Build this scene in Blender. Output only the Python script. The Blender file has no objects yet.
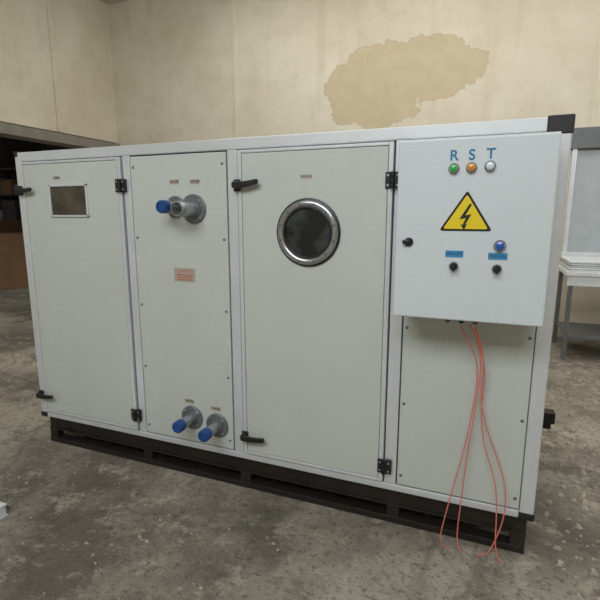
import bpy, math, random
from mathutils import Vector, Matrix
random.seed(4)
sc=bpy.context.scene
try:
    sc.view_settings.view_transform='Standard'; sc.view_settings.look='None'
except Exception: pass
COL=bpy.context.collection

# ---------------------------------------------------------------- materials
def newmat(name):
    m=bpy.data.materials.new(name); m.use_nodes=True
    return m,m.node_tree.nodes,m.node_tree.links,m.node_tree.nodes['Principled BSDF']
def mat(name,col,rough=.5,metal=0,var=.06,scale=8,bump=0,bscale=60,coat=0):
    m,n,l,b=newmat(name)
    g=n.new('ShaderNodeNewGeometry')
    t=n.new('ShaderNodeTexNoise'); t.inputs['Scale'].default_value=scale; t.inputs['Detail'].default_value=5
    l.new(g.outputs['Position'],t.inputs['Vector'])
    r=n.new('ShaderNodeValToRGB')
    r.color_ramp.elements[0].position=.3; r.color_ramp.elements[1].position=.7
    r.color_ramp.elements[0].color=tuple(max(0,c*(1-var)) for c in col)+(1,)
    r.color_ramp.elements[1].color=tuple(min(1,c*(1+var)) for c in col)+(1,)
    l.new(t.outputs[0],r.inputs[0]); l.new(r.outputs[0],b.inputs['Base Color'])
    b.inputs['Roughness'].default_value=rough; b.inputs['Metallic'].default_value=metal
    if coat: b.inputs['Coat Weight'].default_value=coat; b.inputs['Coat Roughness'].default_value=.05
    if bump:
        t2=n.new('ShaderNodeTexNoise'); t2.inputs['Scale'].default_value=bscale; t2.inputs['Detail'].default_value=6
        l.new(g.outputs['Position'],t2.inputs['Vector'])
        bp=n.new('ShaderNodeBump'); bp.inputs['Strength'].default_value=bump; bp.inputs['Distance'].default_value=.01
        l.new(t2.outputs[0],bp.inputs['Height']); l.new(bp.outputs[0],b.inputs['Normal'])
    return m
M={}
M['panel']=mat('panel_paint',(.54,.575,.54),.34,var=.025,scale=3,bump=.03,bscale=5)
M['alu']=mat('aluminium_profile',(.74,.77,.81),.30,.4,var=.03)
M['box']=mat('cabinet_paint',(.63,.68,.71),.32,var=.015,scale=3)
M['black']=mat('black_plastic',(.012,.012,.014),.4)
M['seam']=mat('dark_gasket',(.05,.05,.05),.8)
M['steel_black']=mat('black_steel',(.016,.012,.010),.5,0,var=.3,bump=.2)
M['steel']=mat('galvanised_pipe',(.42,.44,.46),.35,.7,var=.15,scale=25)
M['flange']=mat('flange_grey',(.17,.18,.19),.5,.4,var=.15,scale=25)
M['bluecap']=mat('blue_plastic_cap',(.02,.07,.25),.32,var=.1)
M['blue']=mat('blue_print',(.01,.16,.36),.5)
M['cyan']=mat('blue_label',(.04,.26,.52),.5)
M['green']=mat('green_lens',(.03,.42,.08),.2,coat=.6)
M['orange']=mat('orange_lens',(.75,.27,.03),.2,coat=.6)
M['white']=mat('white_lens',(.70,.78,.88),.2,coat=.6)
M['bluelens']=mat('blue_lens',(.02,.10,.42),.2,coat=.6)
M['yellow']=mat('warning_yellow',(.80,.60,.015),.45,var=.02)
M['ink']=mat('black_ink',(.01,.01,.01),.5)
M['label']=mat('label_paper',(.42,.36,.30),.5,var=.1,scale=60)
M['red']=mat('red_label',(.50,.12,.08),.5)
M['chrome']=mat('chrome_ring',(.44,.45,.48),.25,.85)
M['brown']=mat('sight_glass',(.050,.042,.027),.12,var=.8,scale=10,coat=.6)
M['wire']=mat('red_pink_wire',(.72,.20,.16),.45)
M['carton']=mat('carton',(.30,.17,.09),.8,var=.12,scale=5)
M['wood']=mat('shelf_wood',(.12,.08,.05),.7,var=.2)
M['sheet']=mat('white_sheet_metal',(.74,.77,.79),.4)
M['greysteel']=mat('grey_steel',(.16,.17,.18),.5,.3)
M['frost']=mat('frosted_glass',(.42,.46,.48),.3,coat=.3)
M['concretebeam']=mat('concrete_beam',(.24,.22,.19),.85,var=.15,bump=.3)
M['ceil']=mat('ceiling_paint',(.55,.52,.45),.9)
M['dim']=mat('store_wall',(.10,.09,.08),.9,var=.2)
M['stone']=mat('rubble_stone',(.42,.38,.31),.9,var=.4,scale=10)
M['bag']=mat('stored_goods',(.25,.28,.30),.6,var=.4,scale=3)

m,n,l,b=newmat('porthole_glass'); M['pglass']=m
g=n.new('ShaderNodeNewGeometry'); t=n.new('ShaderNodeTexNoise'); t.inputs['Scale'].default_value=9; t.inputs['Distortion'].default_value=.6
l.new(g.outputs['Position'],t.inputs['Vector']); r=n.new('ShaderNodeValToRGB')
r.color_ramp.elements[0].position=.42; r.color_ramp.elements[0].color=(.012,.014,.014,1)
r.color_ramp.elements[1].position=.72; r.color_ramp.elements[1].color=(.060,.072,.070,1)
l.new(t.outputs[0],r.inputs[0]); l.new(r.outputs[0],b.inputs['Base Color']); b.inputs['Roughness'].default_value=.06

def math_node(n,l,op,a,bv=None,c=None):
    x=n.new('ShaderNodeMath'); x.operation=op
    for i,v in enumerate((a,bv,c)):
        if v is None: continue
        if isinstance(v,(int,float)): x.inputs[i].default_value=v
        else: l.new(v,x.inputs[i])
    return x.outputs[0]
def noise(n,l,vec,scale,detail=6,rough=.5,dist=0):
    t=n.new('ShaderNodeTexNoise'); t.inputs['Scale'].default_value=scale; t.inputs['Detail'].default_value=detail
    t.inputs['Roughness'].default_value=rough; t.inputs['Distortion'].default_value=dist
    l.new(vec,t.inputs['Vector']); return t.outputs[0]
def mix(n,l,f,a,bb):
    x=n.new('ShaderNodeMix'); x.data_type='RGBA'
    if isinstance(f,(int,float)): x.inputs[0].default_value=f
    else: l.new(f,x.inputs[0])
    for i,v in ((6,a),(7,bb)):
        if isinstance(v,tuple): x.inputs[i].default_value=v+(1,)
        else: l.new(v,x.inputs[i])
    return x.outputs[2]
def ramp(n,l,f,p0,p1):
    x=n.new('ShaderNodeMapRange'); x.inputs[1].default_value=p0; x.inputs[2].default_value=p1
    l.new(f,x.inputs[0]); return x.outputs[0]

def plaster(name,stain):
    m,n,l,b=newmat(name)
    g=n.new('ShaderNodeNewGeometry'); pos=g.outputs['Position']
    c=mix(n,l,ramp(n,l,noise(n,l,pos,.9,6,.6),.35,.65),(.63,.57,.44),(.73,.68,.56))
    c=mix(n,l,math_node(n,l,'MULTIPLY',ramp(n,l,noise(n,l,pos,4,8,.65),.50,.72),.4),c,(.52,.46,.34))
    mp=n.new('ShaderNodeMapping'); mp.inputs['Scale'].default_value=(3,3,.25); l.new(pos,mp.inputs[0])
    c=mix(n,l,math_node(n,l,'MULTIPLY',ramp(n,l,noise(n,l,mp.outputs[0],1.6,6,.6),.55,.75),.35),c,(.50,.43,.30))
    if stain:
        s=n.new('ShaderNodeSeparateXYZ'); l.new(pos,s.inputs[0])
        def blob(cx,cz,rx,rz):
            dx=math_node(n,l,'DIVIDE',math_node(n,l,'SUBTRACT',s.outputs[0],cx),rx)
            dz=math_node(n,l,'DIVIDE',math_node(n,l,'SUBTRACT',s.outputs[2],cz),rz)
            return math_node(n,l,'ADD',math_node(n,l,'MULTIPLY',dx,dx),math_node(n,l,'MULTIPLY',dz,dz))
        d=math_node(n,l,'MINIMUM',blob(-1.42,3.02,.64,.50),blob(-.84,3.18,.70,.36))
        nz=math_node(n,l,'MULTIPLY',math_node(n,l,'SUBTRACT',noise(n,l,pos,3.4,8,.62),.5),1.9)
        d=math_node(n,l,'ADD',d,nz)
        f=math_node(n,l,'MULTIPLY',ramp(n,l,d,1.06,.94),.85)
        sc_=mix(n,l,noise(n,l,pos,5,6),(.44,.36,.22),(.62,.53,.36))
        c=mix(n,l,f,c,sc_)
        rim=math_node(n,l,'MULTIPLY',ramp(n,l,math_node(n,l,'ABSOLUTE',math_node(n,l,'SUBTRACT',d,1.0)),.06,.0),.5)
        c=mix(n,l,rim,c,(.38,.30,.18))
    l.new(c,b.inputs['Base Color']); b.inputs['Roughness'].default_value=.9
    bu=n.new('ShaderNodeBump'); bu.inputs['Strength'].default_value=.3; bu.inputs['Distance'].default_value=.02
    l.new(noise(n,l,pos,7,8,.6),bu.inputs['Height']); l.new(bu.outputs[0],b.inputs['Normal'])
    return m
M['wall']=plaster('stained_plaster',True); M['wall2']=plaster('plain_plaster',False)

# concrete floor
m,n,l,b=newmat('worn_concrete'); M['floor']=m
g=n.new('ShaderNodeNewGeometry'); pos=g.outputs['Position']
c=mix(n,l,ramp(n,l,noise(n,l,pos,.8,7,.62),.40,.58),(.19,.165,.13),(.50,.45,.36))
c=mix(n,l,math_node(n,l,'MULTIPLY',ramp(n,l,noise(n,l,pos,2.6,10,.75,.4),.50,.60),.65),c,(.15,.13,.10))
c=mix(n,l,math_node(n,l,'MULTIPLY',ramp(n,l,noise(n,l,pos,6,10,.82),.53,.60),.65),c,(.58,.53,.43))
c=mix(n,l,math_node(n,l,'MULTIPLY',ramp(n,l,noise(n,l,pos,30,6,.8),.53,.60),.65),c,(.10,.085,.065))
v=n.new('ShaderNodeTexVoronoi'); v.feature='DISTANCE_TO_EDGE'; v.inputs['Scale'].default_value=.5
w=n.new('ShaderNodeVectorMath'); w.operation='ADD'
tn=n.new('ShaderNodeTexNoise'); tn.inputs['Scale'].default_value=1.2; tn.inputs['Detail'].default_value=8
l.new(pos,tn.inputs['Vector']); l.new(pos,w.inputs[0]); l.new(tn.outputs[1],w.inputs[1]); l.new(w.outputs[0],v.inputs['Vector'])
c=mix(n,l,math_node(n,l,'MULTIPLY',ramp(n,l,v.outputs['Distance'],.02,.0),.4),c,(.09,.08,.06))
l.new(c,b.inputs['Base Color']); b.inputs['Roughness'].default_value=.8
bu=n.new('ShaderNodeBump'); bu.inputs['Strength'].default_value=.9; bu.inputs['Distance'].default_value=.03
l.new(noise(n,l,pos,16,10,.75),bu.inputs['Height']); l.new(bu.outputs[0],b.inputs['Normal'])

# ---------------------------------------------------------------- geometry helpers
def empty(name,loc=(0,0,0)):
    e=bpy.data.objects.new(name,None); COL.objects.link(e); e.location=loc; e.empty_display_size=.1; return e
def mesh(name,vs,fs,mt,parent=None,bevel=0,smooth=False,seg=2):
    me=bpy.data.meshes.new(name); me.from_pydata([tuple(v) for v in vs],[],fs); me.update()
    import bmesh
    bm=bmesh.new(); bm.from_mesh(me); bmesh.ops.recalc_face_normals(bm,faces=bm.faces); bm.to_mesh(me); bm.free()
    me.materials.append(M[mt]); o=bpy.data.objects.new(name,me); COL.objects.link(o)
    if parent: o.parent=parent; o.matrix_parent_inverse=Matrix.Translation(-parent.location)
    if bevel:
        bv=o.modifiers.new('b','BEVEL'); bv.width=bevel; bv.segments=seg; bv.limit_method='ANGLE'
    if smooth:
        for p in me.polygons: p.use_smooth=True
    return o
CF=[(0,1,3,2),(4,6,7,5),(0,4,5,1),(2,3,7,6),(0,2,6,4),(1,5,7,3)]
def box(name,x0,x1,y0,y1,z0,z1,mt,parent=None,bevel=0):
    vs=[(x,y,z) for x in (x0,x1) for y in (y0,y1) for z in (z0,z1)]
    return mesh(name,vs,CF,mt,parent,bevel)
def lathe(name,c,axis,prof,mt,parent=None,n=40):
    ax=Vector(axis).normalized(); q=Vector((0,0,1)).rotation_difference(ax); c=Vector(c)
    vs=[];fs=[]
    for r,h in prof:
        for i in range(n):
            a=2*math.pi*i/n; vs.append(c+q@Vector((r*math.cos(a),r*math.sin(a),h)))
    k=len(prof)
    for j in range(k-1):
        for i in range(n):
            fs.append((j*n+i,j*n+(i+1)%n,(j+1)*n+(i+1)%n,(j+1)*n+i))
    fs.append(tuple(range(n))); fs.append(tuple((k-1)*n+i for i in range(n)))
    o=mesh(name,vs,fs,mt,parent)
    for p in o.data.polygons:
        p.use_smooth=len(p.vertices)==4
    e=o.modifiers.new('e','EDGE_SPLIT'); e.split_angle=math.radians(35)
    return o
def prism(name,poly,y0,y1,mt,parent=None,bevel=0):
    n=len(poly); vs=[(x,y0,z) for x,z in poly]+[(x,y1,z) for x,z in poly]
    fs=[tuple(range(n)),tuple(range(n,2*n))]+[(i,(i+1)%n,n+(i+1)%n,n+i) for i in range(n)]
    return mesh(name,vs,fs,mt,parent,bevel)
def tube(name,pts,r,mt,parent=None):
    cu=bpy.data.curves.new(name,'CURVE'); cu.dimensions='3D'; cu.bevel_depth=r; cu.bevel_resolution=3
    s=cu.splines.new('NURBS'); s.points.add(len(pts)-1)
    for p,q in zip(s.points,pts): p.co=tuple(q)+(1,)
    s.order_u=4; s.use_endpoint_u=True; cu.materials.append(M[mt])
    o=bpy.data.objects.new(name,cu); COL.objects.link(o)
    if parent: o.parent=parent
    return o
def text(name,s,x,y,z,size,mt,parent,ext=.0006,bold=0):
    cu=bpy.data.curves.new(name,'FONT'); cu.body=s; cu.size=size; cu.align_x='CENTER'; cu.align_y='CENTER'; cu.extrude=ext; cu.offset=bold
    cu.materials.append(M[mt]); o=bpy.data.objects.new(name,cu); COL.objects.link(o)
    o.rotation_euler=(math.pi/2,0,0); o.parent=parent; o.location=Vector((x,y,z))-parent.location; return o

# ---------------------------------------------------------------- room
XL,XR,YB,YF,H=-5.63,4.5,4.2,-5.0,4.6
box('floor',-13,XR+.2,YF-.2,9.2,-.1,0,'floor')
box('ceiling',-13,XR+.2,YF-.2,9.2,H,H+.1,'ceil')
box('wall_back',XL,XR+.2,YB,YB+.2,0,H,'wall')
box('wall_right',XR,XR+.2,YF,YB,0,H,'wall2')
box('wall_front',-13,XR+.2,YF-.2,YF,0,H,'wall2')
wl=empty('wall_left')
box('upper_wall',XL-.2,XL,YF,YB+.2,2.57,H,'wall2',wl)
box('front_pier',XL-.2,XL,YF,-1.5,0,2.45,'wall2',wl)
box('back_pier',XL-.2,XL,YB,YB+.2,0,2.57,'wall2',wl)
box('trim_1',XL-.24,XL+.05,-1.5,YB-.002,2.42,2.55,'concretebeam',None,.006)
box('trim_2',XL+.0,XL+.03,3.05,3.09,2.58,H-.01,'wall2')
box('trim_3',-3.47,-3.44,YB-.02,YB-.001,0.01,H-.01,'wall2')
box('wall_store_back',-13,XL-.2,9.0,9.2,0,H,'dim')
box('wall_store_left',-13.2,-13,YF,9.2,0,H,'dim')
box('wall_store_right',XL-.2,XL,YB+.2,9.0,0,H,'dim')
w=empty('window_1',(2,4.15,1.6))
box('lintel',.80,3.3,4.10,4.198,2.16,2.38,'greysteel',w,.005)
box('glass',.86,3.24,4.16,4.19,1.02,2.14,'frost',w)
for i,x in enumerate((.82,1.42,2.02,2.62,3.24)): box('mullion_%d'%i,x,x+.045,4.12,4.197,.98,2.16,'alu',w,.003)
box('sill',.80,3.3,4.06,4.197,.96,1.02,'sheet',w,.004)

# ---------------------------------------------------------------- air handling unit
U=empty('air_handling_unit',(-1.16,.6,0))
X0,X1,Z0,Z1,DP=-2.582,.262,.18,1.803,1.2
box('carcass',X0+.02,X1-.02,.012,DP-.02,Z0+.02,Z1-.02,'seam',U)
box('side_panel_right',X1-.022,X1-.008,.06,DP-.06,Z0+.05,Z1-.05,'panel',U,.003)
box('side_panel_left',X0+.008,X0+.022,.06,DP-.06,Z0+.05,Z1-.05,'panel',U,.003)
box('top_panel',X0+.05,X1-.05,.06,DP-.06,Z1-.022,Z1-.008,'panel',U,.003)
for i,(a,b_) in enumerate(((X0+.05,-1.8),(-1.74,-1.17),(-1.11,-.38),(-.31,X1-.05))):
    box('back_panel_%d'%i,a,b_,DP-.022,DP-.008,Z0+.05,Z1-.05,'panel',U,.003)
fw=.046
for y0,y1,t in ((0,fw,'front'),(DP-fw,DP,'back')):
    box('post_left_'+t,X0,X0+fw,y0,y1,Z0,Z1,'alu',U,.006)
    box('post_right_'+t,X1-.056,X1,y0,y1,Z0,Z1,'alu',U,.006)
    box('rail_top_'+t,X0+fw,X1-.056,y0,y1,Z1-.052,Z1,'alu',U,.006)
    box('rail_bottom_'+t,X0+fw,X1-.056,y0,y1,Z0,Z0+.035,'alu',U,.006)
for x,t in ((X0,'left'),(X1-fw,'right')):
    for z,u in ((Z0,'bottom'),(Z1-fw,'top')):
        box('rail_side_%s_%s'%(t,u),x,x+fw,fw,DP-fw,z,z+fw,'alu',U,.006)
for i,(a,b_) in enumerate(((-1.795,-1.748),(-1.168,-1.116),(-.372,-.318))):
    box('mullion_front_%d'%i,a,b_,.0,.04,Z0+.035,Z1-.052,'alu',U,.004)
    box('mullion_back_%d'%i,a,b_,DP-.04,DP,Z0+.035,Z1-.052,'alu',U,.004)
for x0,x1,t in ((X0-.003,X0+.05,'l'),(X1-.085,X1+.004,'r')):
    for z0,z1,u in ((Z0-.002,Z0+.03,'b'),(Z1-.062,Z1+.005,'t')):
        if t=='l' and u=='t': x1b=x0+.03; z0b=z1-.03
        else: x1b=x1; z0b=z0
        if t=='r' and u=='b': x0b=x1-.062
        else: x0b=x0
        for y0,y1,q in ((-.004,.055,'f'),(DP-.055,DP+.004,'k')):
            box('corner_%s%s%s'%(t,u,q),x0b,x1b,y0,y1,z0b,z1,'black',U,.005)

def door(nm,x0,x1,z0,z1,e=.012,f=.020):
    box(nm+'_edge_l',x0,x0+f,-e,.02,z0,z1,'alu',U,.003)
    box(nm+'_edge_r',x1-f,x1,-e,.02,z0,z1,'alu',U,.003)
    box(nm+'_edge_t',x0+f,x1-f,-e,.02,z1-f*.7,z1,'alu',U,.003)
    box(nm+'_edge_b',x0+f,x1-f,-e,.02,z0,z0+f*.7,'alu',U,.003)
    box(nm+'_leaf',x0+f+.002,x1-f-.002,-e+.002,.02,z0+f*.7+.002,z1-f*.7-.002,'panel',U,.003)
door('left_door',-2.534,-1.803,.222,1.746)
door('fan_door',-1.108,-.378,.222,1.746)
box('coil_panel',-1.742,-1.174,-.003,.02,.222,1.744,'panel',U,.004)
box('control_panel_back',-.312,.203,-.003,.02,.222,1.744,'panel',U,.004)
k=0
for x in (-1.722,-1.194,-.295,.185):
    for z in (.27,.62,.97,1.33,1.69):
        lathe('screw_%d'%k,(x,-.003,z),(0,-1,0),[(.007,0),(.007,.002),(.004,.004)],'flange',U,12); k+=1

def handle(nm,x,z,s=1,tip=.012):
    box(nm+'_plate',x-.018,x+.018,-.022,-.010,z-.030,z+.026,'black',U,.004)
    lathe(nm+'_boss',(x,-.020,z),(0,-1,0),[(.019,0),(.019,.018),(.014,.026),(.0,.027)],'black',U,24)
    poly=[(x-.012,z+.014),(x+.03,z+.013),(x+.075,z+.010+tip),(x+.118,z+.014+tip*1.3),(x+.124,z+.004+tip*1.3),(x+.118,z-.008+tip),(x+.07,z-.014+tip*.5),(x+.03,z-.016),(x-.012,z-.015)]
    prism(nm+'_lever',poly,-.050,-.034,'black',U,.005)
def hinge(nm,x,z):
    box(nm+'_leaf_a',x-.030,x-.006,-.020,-.011,z-.034,z+.034,'black',U,.003)
    box(nm+'_leaf_b',x+.006,x+.034,-.020,-.0,z-.034,z+.034,'black',U,.003)
    for j,zz in enumerate((-.034,-.011,.012)):
        lathe(nm+'_knuckle_%d'%j,(x,-.022,z+zz),(0,0,1),[(.010,0),(.010,.0215)],'black',U,20)
    for j,(dx,dz) in enumerate(((-.019,.02),(-.019,-.02),(.021,.02),(.021,-.02))):
        lathe(nm+'_screw_%d'%j,(x+dx,-.020,z+dz),(0,-1,0),[(.005,0),(.005,.0012)],'steel',U,10)
handle('left_door_handle_top',-2.545,1.588,1,.0); handle('left_door_handle_bottom',-2.545,.335,1,.004)
handle('fan_door_handle_top',-1.108,1.588,1,.008); handle('fan_door_handle_bottom',-1.096,.322,1,.004)
hinge('left_door_hinge_top',-1.806,1.600); hinge('left_door_hinge_bottom',-1.806,.318)
hinge('fan_door_hinge_top',-.378,1.592); hinge('fan_door_hinge_bottom',-.372,.305)

wx0,wx1,wz0,wz1=-2.316,-2.036,1.437,1.615
box('sight_window_glass',wx0+.006,wx1-.006,-.0135,-.008,wz0+.006,wz1-.006,'brown',U)
for nm,a in (('t',(wx0,wx1,wz1-.011,wz1)),('b',(wx0,wx1,wz0,wz0+.011)),('l',(wx0,wx0+.011,wz0,wz1)),('r',(wx1-.011,wx1,wz0,wz1))):
    box('sight_window_frame_'+nm,a[0],a[1],-.020,-.009,a[2],a[3],'alu',U,.002)
pc=(-.752,-.010,1.371)
lathe('porthole_gasket',pc,(0,-1,0),[(.153,0),(.153,.008),(.146,.012),(.110,.012),(.110,0)],'black',U,72)
def ring(nm,c,R,r,mt,parent,sy=.7):
    vs=[];fs=[];A=80;B=16
    for i in range(A):
        a=2*math.pi*i/A
        for j in range(B):
            b_=2*math.pi*j/B
            vs.append((c[0]+(R+r*math.cos(b_))*math.cos(a),c[1]+r*sy*math.sin(b_),c[2]+(R+r*math.cos(b_))*math.sin(a)))
    for i in range(A):
        for j in range(B):
            fs.append((i*B+j,((i+1)%A)*B+j,((i+1)%A)*B+(j+1)%B,i*B+(j+1)%B))
    return mesh(nm,vs,fs,mt,parent,smooth=True)
ring('porthole_ring',(pc[0],-.022,pc[2]),.130,.015,'chrome',U,.8)
ring('porthole_inner_lip',(pc[0],-.026,pc[2]),.112,.005,'black',U)
lathe('porthole_glass',(pc[0],-.020,pc[2]),(0,-1,0),[(.113,0),(.113,.003)],'pglass',U,72)
for i in range(12):
    a=2*math.pi*(i+.5)/12
    lathe('porthole_bolt_%d'%i,(pc[0]+.130*math.cos(a),-.033,pc[2]+.130*math.sin(a)),(0,-1,0),[(.005,0),(.005,.003),(.003,.005)],'flange',U,12)

def stub(nm,x,z,L,cap,fr=.066,pr=.033):
    lathe(nm+'_flange',(x,-.003,z),(0,-1,0),[(fr,0),(fr,.008),(fr-.004,.011),(pr+.014,.011),(pr+.010,.020),(pr,.020)],'flange',U,48)
    if cap:
        lathe(nm+'_pipe',(x,-.01,z),(0,-1,0),[(pr,0),(pr,L-.02)],'steel',U,40)
        lathe(nm+'_cap',(x,-.01-L+.045,z),(0,-1,0),[(pr+.001,0),(pr+.006,.003),(pr+.006,.040),(pr+.001,.048),(pr-.007,.049),(pr-.009,.044),(0.0005,.044)],'bluecap',U,40)
    else:
        lathe(nm+'_pipe',(x,-.01,z),(0,-1,0),[(pr,0),(pr,L),(pr-.005,L),(pr-.005,L-.07),(.0005,L-.07)],'steel',U,40)
        for j in range(5):
            ring(nm+'_thread_%d'%j,(x,-.01-L+.006+j*.006,z),pr,.0022,'steel',U,1)
    for j in range(4):
        a=math.pi/4+j*math.pi/2
        lathe(nm+'_bolt_%d'%j,(x+(fr-.012)*math.cos(a),-.013,z+(fr-.012)*math.sin(a)),(0,-1,0),[(.006,0),(.006,.005)],'steel',U,6)
stub('inlet_open',-1.362,1.478,.135,False,.072,.034)
stub('outlet_capped',-1.468,1.488,.115,True,.055,.026)
stub('drain_left',-1.425,.365,.135,True,.066,.026)
stub('drain_right',-1.268,.345,.135,True,.066,.026)
def label(nm,x,z,w_,h_,mt='label',y=-.003,t=.0015):
    box(nm,x-w_/2,x+w_/2,y-t,y,z-h_/2,z+h_/2,mt,U)
label('label_pipe_a',-1.472,1.612,.055,.022); label('label_pipe_b',-1.350,1.610,.055,.022)
label('label_drain_a',-1.440,.455,.055,.022); label('label_drain_b',-1.275,.438,.055,.022)
label('label_left_door',-2.255,1.652,.05,.018,'label',-.010); label('label_fan_door',-.762,1.618,.055,.018,'label',-.010)
for nm,x,z in (('a',-1.472,1.612),('b',-1.350,1.610),('c',-1.440,.455),('d',-1.275,.438)):
    text('label_text_'+nm,'WATER',x,-.0048,z,.016,'ink',U)
text('label_text_e','FILTER',-2.255,-.0118,1.652,.014,'ink',U); text('label_text_f','SUPPLY FAN',-.762,-.0118,1.618,.0095,'ink',U)
label('plate',-1.434,1.145,.128,.070,'label')
text('plate_title','CAUTION',-1.434,-.0046,1.164,.019,'red',U,.0003,.0002)
for j in range(3): box('plate_line_%d'%j,-1.488+j*.006,-1.380-j*.004,-.0052,-.0044,1.142-j*.012,1.147-j*.012,'red',U)

# open skid : upper channel under the casing, lower floor rail, short posts between
for y0,s,t in ((.02,1,'front'),(DP-.02,-1,'back')):
    ya,yb=(y0+.012,y0+.020) if s>0 else (y0-.020,y0-.012)
    fa,fb=(y0,y0+.06) if s>0 else (y0-.06,y0)
    box('skid_web_'+t,X0+.03,X1-.02,ya,yb,.095,.178,'steel_black',U,.001)
    box('skid_top_flange_'+t,X0+.03,X1-.02,fa,fb,.170,.1795,'steel_black',U)
    box('skid_web_flange_'+t,X0+.03,X1-.02,fa,fb,.090,.100,'steel_black',U,.001)
    box('skid_floor_rail_'+t,X0+.03,X1-.02,fa,fb,.0,.034,'steel_black',U,.003)
for i,x in enumerate((X0+.03,-1.80,-1.15,-.36,X1-.08)):
    box('skid_cross_%d'%i,x,x+.06,.03,DP-.03,.095,.168,'steel_black',U,.002)
    for y in (.025,DP-.075): box('skid_post_%d_%d'%(i,int(y*100)),x,x+.06,y,y+.05,.030,.095,'steel_black',U,.002)
box('skid_lug_web',X1-.02,.46,DP-.028,DP-.020,.10,.178,'steel_black',U)
box('skid_lug_flange',X1-.02,.47,DP-.10,DP-.020,.165,.178,'steel_black',U,.002)
box('skid_lug_plate',.40,.47,DP-.10,DP-.02,.178,.235,'steel_black',U,.004)

# ---------------------------------------------------------------- control cabinet
C=empty('electrical_control_cabinet',(-.06,-.1,1.06))
bx0,bx1,bz0,bz1,by=-.320,.203,1.066,1.714,-.22
box('body',bx0+.004,bx1-.004,by+.022,-.004,bz0+.004,bz1-.004,'box',C,.004)
box('door_gasket',bx0+.010,bx1-.010,by+.017,by+.022,bz0+.010,bz1-.010,'black',C)
box('door',bx0,bx1,by,by+.018,bz0,bz1,'box',C,.005)
box('rain_lip',bx0-.002,bx1+.002,by+.03,-.004,bz1-.004,bz1+.008,'box',C,.002)
fy=by
def lamp(nm,x,z,mt,r=.0135):
    lathe(nm+'_bezel',(x,fy,z),(0,-1,0),[(r+.005,0),(r+.005,.005),(r+.002,.008),(r,.008)],'chrome',C,32)
    lathe(nm+'_lens',(x,fy-.006,z),(0,-1,0),[(r,0),(r,.010),(r*.85,.015),(r*.4,.018),(.0005,.0185)],mt,C,32)
lamp('lamp_green',-.124,1.612,'green'); lamp('lamp_orange',-.066,1.613,'orange'); lamp('lamp_white',-.006,1.616,'white')
for s,x,z in (('R',-.126,1.655),('S',-.067,1.655),('T',-.006,1.656)):
    text('letter_'+s,s,x,fy-.001,z,.050,'blue',C,.0006,.0006)
def knob(nm,x,z):
    lathe(nm+'_bezel',(x,fy,z),(0,-1,0),[(.017,0),(.017,.005),(.014,.008)],'steel',C,32)
    lathe(nm+'_body',(x,fy-.006,z),(0,-1,0),[(.013,0),(.013,.012),(.011,.014),(.0005,.014)],'black',C,32)
    box(nm+'_grip',x-.005,x+.005,fy-.034,fy-.018,z-.015,z+.015,'black',C,.003)
knob('selector_left',-.105,1.268); knob('selector_right',.040,1.264)
lamp('button_blue',.044,1.345,'bluelens',.016)
for nm,x,z in (('label_on_off',-.106,1.312),('label_manual',.040,1.308)):
    box(nm,x-.031,x+.031,fy-.0015,fy,z-.012,z+.012,'cyan',C); text(nm+'_text','ON/OFF' if x<0 else 'MANUAL',x,fy-.0018,z,.0155,'ink',C,.0003)
lathe('lock_body',(-.270,fy,1.352),(0,-1,0),[(.016,0),(.016,.006),(.012,.010),(.0005,.010)],'black',C,28)
box('lock_wing',-.292,-.266,fy-.020,fy-.008,1.345,1.360,'black',C,.003)
def tri(cx,cz,hw,h,r,n=6):
    P=[Vector((cx-hw,cz-h/3)),Vector((cx+hw,cz-h/3)),Vector((cx,cz+2*h/3))]; out=[]
    for i in range(3):
        a,b_,c_=P[i-1],P[i],P[(i+1)%3]; u=(a-b_).normalized(); v_=(c_-b_).normalized()
        bis=(u+v_).normalized(); ang=u.angle(v_)/2; d=r/math.tan(ang); cen=b_+bis*(r/math.sin(ang))
        s=b_+u*d-cen; e=b_+v_*d-cen
        a0=math.atan2(s.y,s.x); a1=math.atan2(e.y,e.x)
        da=(a1-a0+math.pi)%(2*math.pi)-math.pi
        for k_ in range(n+1):
            t=a0+da*k_/n; out.append((cen.x+r*math.cos(t),cen.y+r*math.sin(t)))
    return out
tx,tz=-.074,1.442
prism('warning_triangle_black',tri(tx,tz,.090,.142,.006),fy-.0015,fy,'ink',C)
prism('warning_triangle_yellow',tri(tx,tz,.076,.120,.004),fy-.0024,fy-.0014,'yellow',C)
bolt=[(.010,.052),(-.022,-.002),(.000,.002),(-.010,-.022),(-.018,-.018),(-.004,-.040),(.006,-.018),(-.001,-.021),(.018,.016),(-.002,.012),(.018,.050)]
prism('warning_bolt',[(tx+x,tz+z-.004) for x,z in bolt],fy-.0032,fy-.0023,'ink',C)
for i,(x,y) in enumerate(((-.12,-.14),(-.07,-.14),(-.02,-.14),(-.10,-.09),(-.04,-.09))):
    lathe('gland_%d'%i,(x,y,bz0+.005),(0,0,-1),[(.014,0),(.014,.014),(.011,.016),(.011,.026),(.006,.032)],'black' if i%2 else 'flange',C,20)

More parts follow.
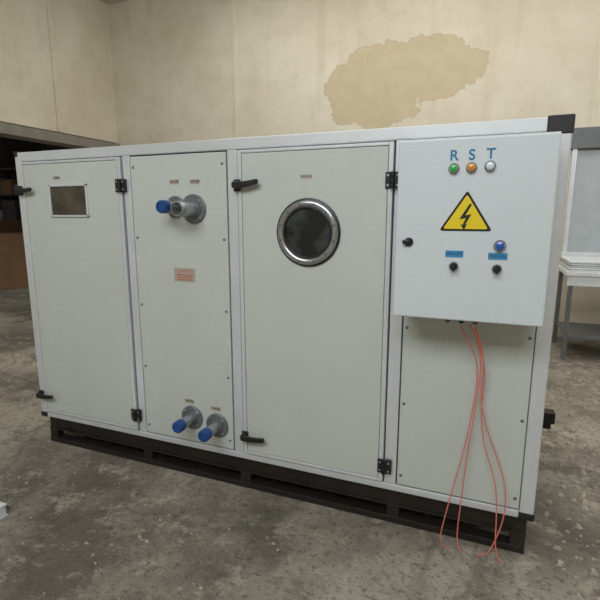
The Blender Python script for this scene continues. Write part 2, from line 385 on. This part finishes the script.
# loose wires
W=empty('red_cable_bundle',(0,0,0))
paths=[
 [(-.07,-.14,1.03),(-.05,-.10,.97),(.01,-.05,.88),(.0,-.04,.7),(-.03,-.04,.45),(-.07,-.04,.25),(-.10,-.05,.08),(-.11,-.06,.004),(-.06,-.07,.004)],
 [(-.02,-.14,1.03),(.01,-.10,.96),(.03,-.05,.85),(.01,-.04,.7),(.08,-.03,.50),(.15,-.03,.34),(.15,-.04,.18),(.11,-.05,.05),(.09,-.06,.004),(.05,-.06,.004)],
 [(-.04,-.09,1.03),(.0,-.08,.95),(.02,-.05,.86),(.0,-.04,.62),(-.02,-.04,.40),(-.03,-.04,.15),(-.04,-.06,.004),(.0,-.07,.004)],
 [(-.02,-.14,1.03),(.0,-.10,.95),(.04,-.04,.84),(.02,-.03,.65),(.05,-.04,.48),(.11,-.04,.35),(.12,-.05,.15),(.12,-.06,.004),(.16,-.07,.004)],
]
for i,p in enumerate(paths): tube('wire_%d'%i,p,.0026,'wire',W)

# ---------------------------------------------------------------- background objects
B=empty('workbench',(1.7,3.5,0))
box('top',.74,2.9,3.15,3.95,.86,.90,'sheet',B,.004)
for i,(x,y) in enumerate(((.78,3.2),(2.8,3.2),(.78,3.88),(2.8,3.88))): box('leg_%d'%i,x,x+.04,y,y+.04,0,.86,'greysteel',B,.003)
box('apron',.76,2.88,3.17,3.19,.76,.86,'sheet',B,.003)
box('lower_shelf',.80,2.84,3.22,3.9,.22,.25,'greysteel',B,.003)
S=empty('sheet_metal_stack',(1.7,3.5,.90))
for i in range(5):
    dx=random.uniform(-.04,.04); box('sheet_%d'%i,.80+dx,2.4+dx,3.2+dx*.5,3.85,.901+i*.02,.917+i*.02,'sheet',S,.003)
def carton(x,y,z,w_,d,h,rot=0):
    o=empty('cardboard_box',(x,y,z))
    for nm,a in (('body',(-w_/2,w_/2,-d/2,d/2,0,h,'carton')),('flap_a',(-w_/2,w_/2,-d/2,-.004,h,h+.006,'carton')),('flap_b',(-w_/2,w_/2,.004,d/2,h,h+.006,'carton')),
                 ('tape',(-w_/2-.002,w_/2+.002,-.03,.03,h+.006,h+.008,'label')),('print',(w_/2-.25,w_/2-.08,-d/2-.003,-d/2,h*.6,h*.8,'dim')),
                 ('seam',(-.004,.004,-d/2-.002,-d/2,0.01,h,'wood'))):
        q=box(nm,*a[:6],a[6],None,.004 if nm=='body' else 0); q.parent=o
    o.rotation_euler[2]=rot; return o
carton(-9.0,4.6,0,.95,.8,1.05,-.35)
carton(-10.4,5.3,0,.9,.9,1.3,.2)
R=empty('storage_shelf',(-10,7,0))
for i,x in enumerate((-12.4,-10.6,-8.8,-7.0)):
    for y in (6.6,7.3): box('upright_%d_%d'%(i,int(y*10)),x,x+.06,y,y+.06,0,2.6,'greysteel',R)
for i,z in enumerate((.5,1.2,1.9,2.55)):
    box('board_%d'%i,-12.4,-6.94,6.6,7.36,z,z+.04,'wood',R)
    if z<2.5:
        x=-12.3
        while x<-7.4:
            ww=random.uniform(.3,.7); hh=random.uniform(.2,.55); box('goods_%d_%d'%(i,int(-x*10)),x,x+ww,6.7,7.2,z+.04,z+.04+hh,random.choice(['bag','carton','sheet','dim']),R,.01); x+=ww+random.uniform(.03,.25)
P=empty('insulated_panel',(-2.6,-.9,0))
box('core',-3.1,-2.10,-1.5,-.62,.004,.055,'sheet',P,.003)
box('skin',-3.105,-2.095,-1.505,-.615,.055,.060,'sheet',P,.001)
box('skin_under',-3.105,-2.095,-1.505,-.615,.0,.004,'sheet',P)
# loose rubble on the floor : one mesh
vs=[];fs=[]
def stone(x,y,s):
    base=len(vs)
    for dz in (0,1):
        for i in range(5):
            a=2*math.pi*i/5+random.uniform(-.3,.3); rr=s*random.uniform(.7,1.1)*(1 if dz==0 else .6)
            vs.append((x+rr*math.cos(a),y+rr*math.sin(a)*.8,.0002+dz*s*random.uniform(.5,.9)))
    fs.append(tuple(base+i for i in range(5))[::-1]); fs.append(tuple(base+5+i for i in range(5)))
    for i in range(5): fs.append((base+i,base+(i+1)%5,base+5+(i+1)%5,base+5+i))
for _ in range(600):
    stone(.36+abs(random.gauss(0,.5)),random.uniform(-.5,3.0),random.choice((.005,.007,.009,.012,.02)))
for _ in range(200):
    stone(random.uniform(-3.6,.6),random.uniform(-1.0,-.06),random.choice((.004,.005,.007,.010)))
for _ in range(110):
    stone(random.uniform(-5.4,-2.8),random.uniform(-.6,3.5),random.choice((.008,.012,.02)))
mesh('floor_rubble',vs,fs,'stone')

# ---------------------------------------------------------------- lights
def area(nm,loc,tgt,sx,sy,pw,col):
    ld=bpy.data.lights.new(nm,'AREA'); ld.shape='RECTANGLE'; ld.size=sx; ld.size_y=sy; ld.energy=pw; ld.color=col
    o=bpy.data.objects.new(nm,ld); COL.objects.link(o); o.location=loc
    o.rotation_euler=(Vector(tgt)-Vector(loc)).to_track_quat('-Z','Y').to_euler(); return o
area('fill_front',(-.6,-3.6,4.4),(-.6,-.4,.8),4,2.2,250,(.92,.97,1))  # added overhead fill below the closed ceiling, brightens the unit front
area('fill_rear',(-1.0,2.3,4.5),(-1.0,2.6,0),5,1.6,95,(1,.97,.93))  # unseen area light put in to brighten the back wall
area('fill_right',(4.4,1.8,2.3),(0,2.0,1.2),2.5,2.0,75,(.95,.98,1))  # added side fill in front of the blank right wall, no window there
area('store_fill',(-9.5,1.0,4.5),(-9.0,3,0),3,2,80,(.95,.98,1))  # added light that lifts the dark store room, no opening above it
wd=bpy.data.worlds.new('world'); sc.world=wd; wd.use_nodes=True
wd.node_tree.nodes['Background'].inputs[0].default_value=(.6,.65,.7,1); wd.node_tree.nodes['Background'].inputs[1].default_value=.3

# ---------------------------------------------------------------- camera
p=math.atan(466/2512); a=math.radians(21.7)
cd=bpy.data.cameras.new('camera'); cam=bpy.data.objects.new('camera',cd); COL.objects.link(cam)
cam.location=(0,-2,1.456); cd.sensor_width=36; cd.lens=466/600*36; cd.clip_start=.02
cam.rotation_euler=Vector((-math.sin(a)*math.cos(p),math.cos(a)*math.cos(p),-math.sin(p))).to_track_quat('-Z','Y').to_euler()
sc.camera=cam
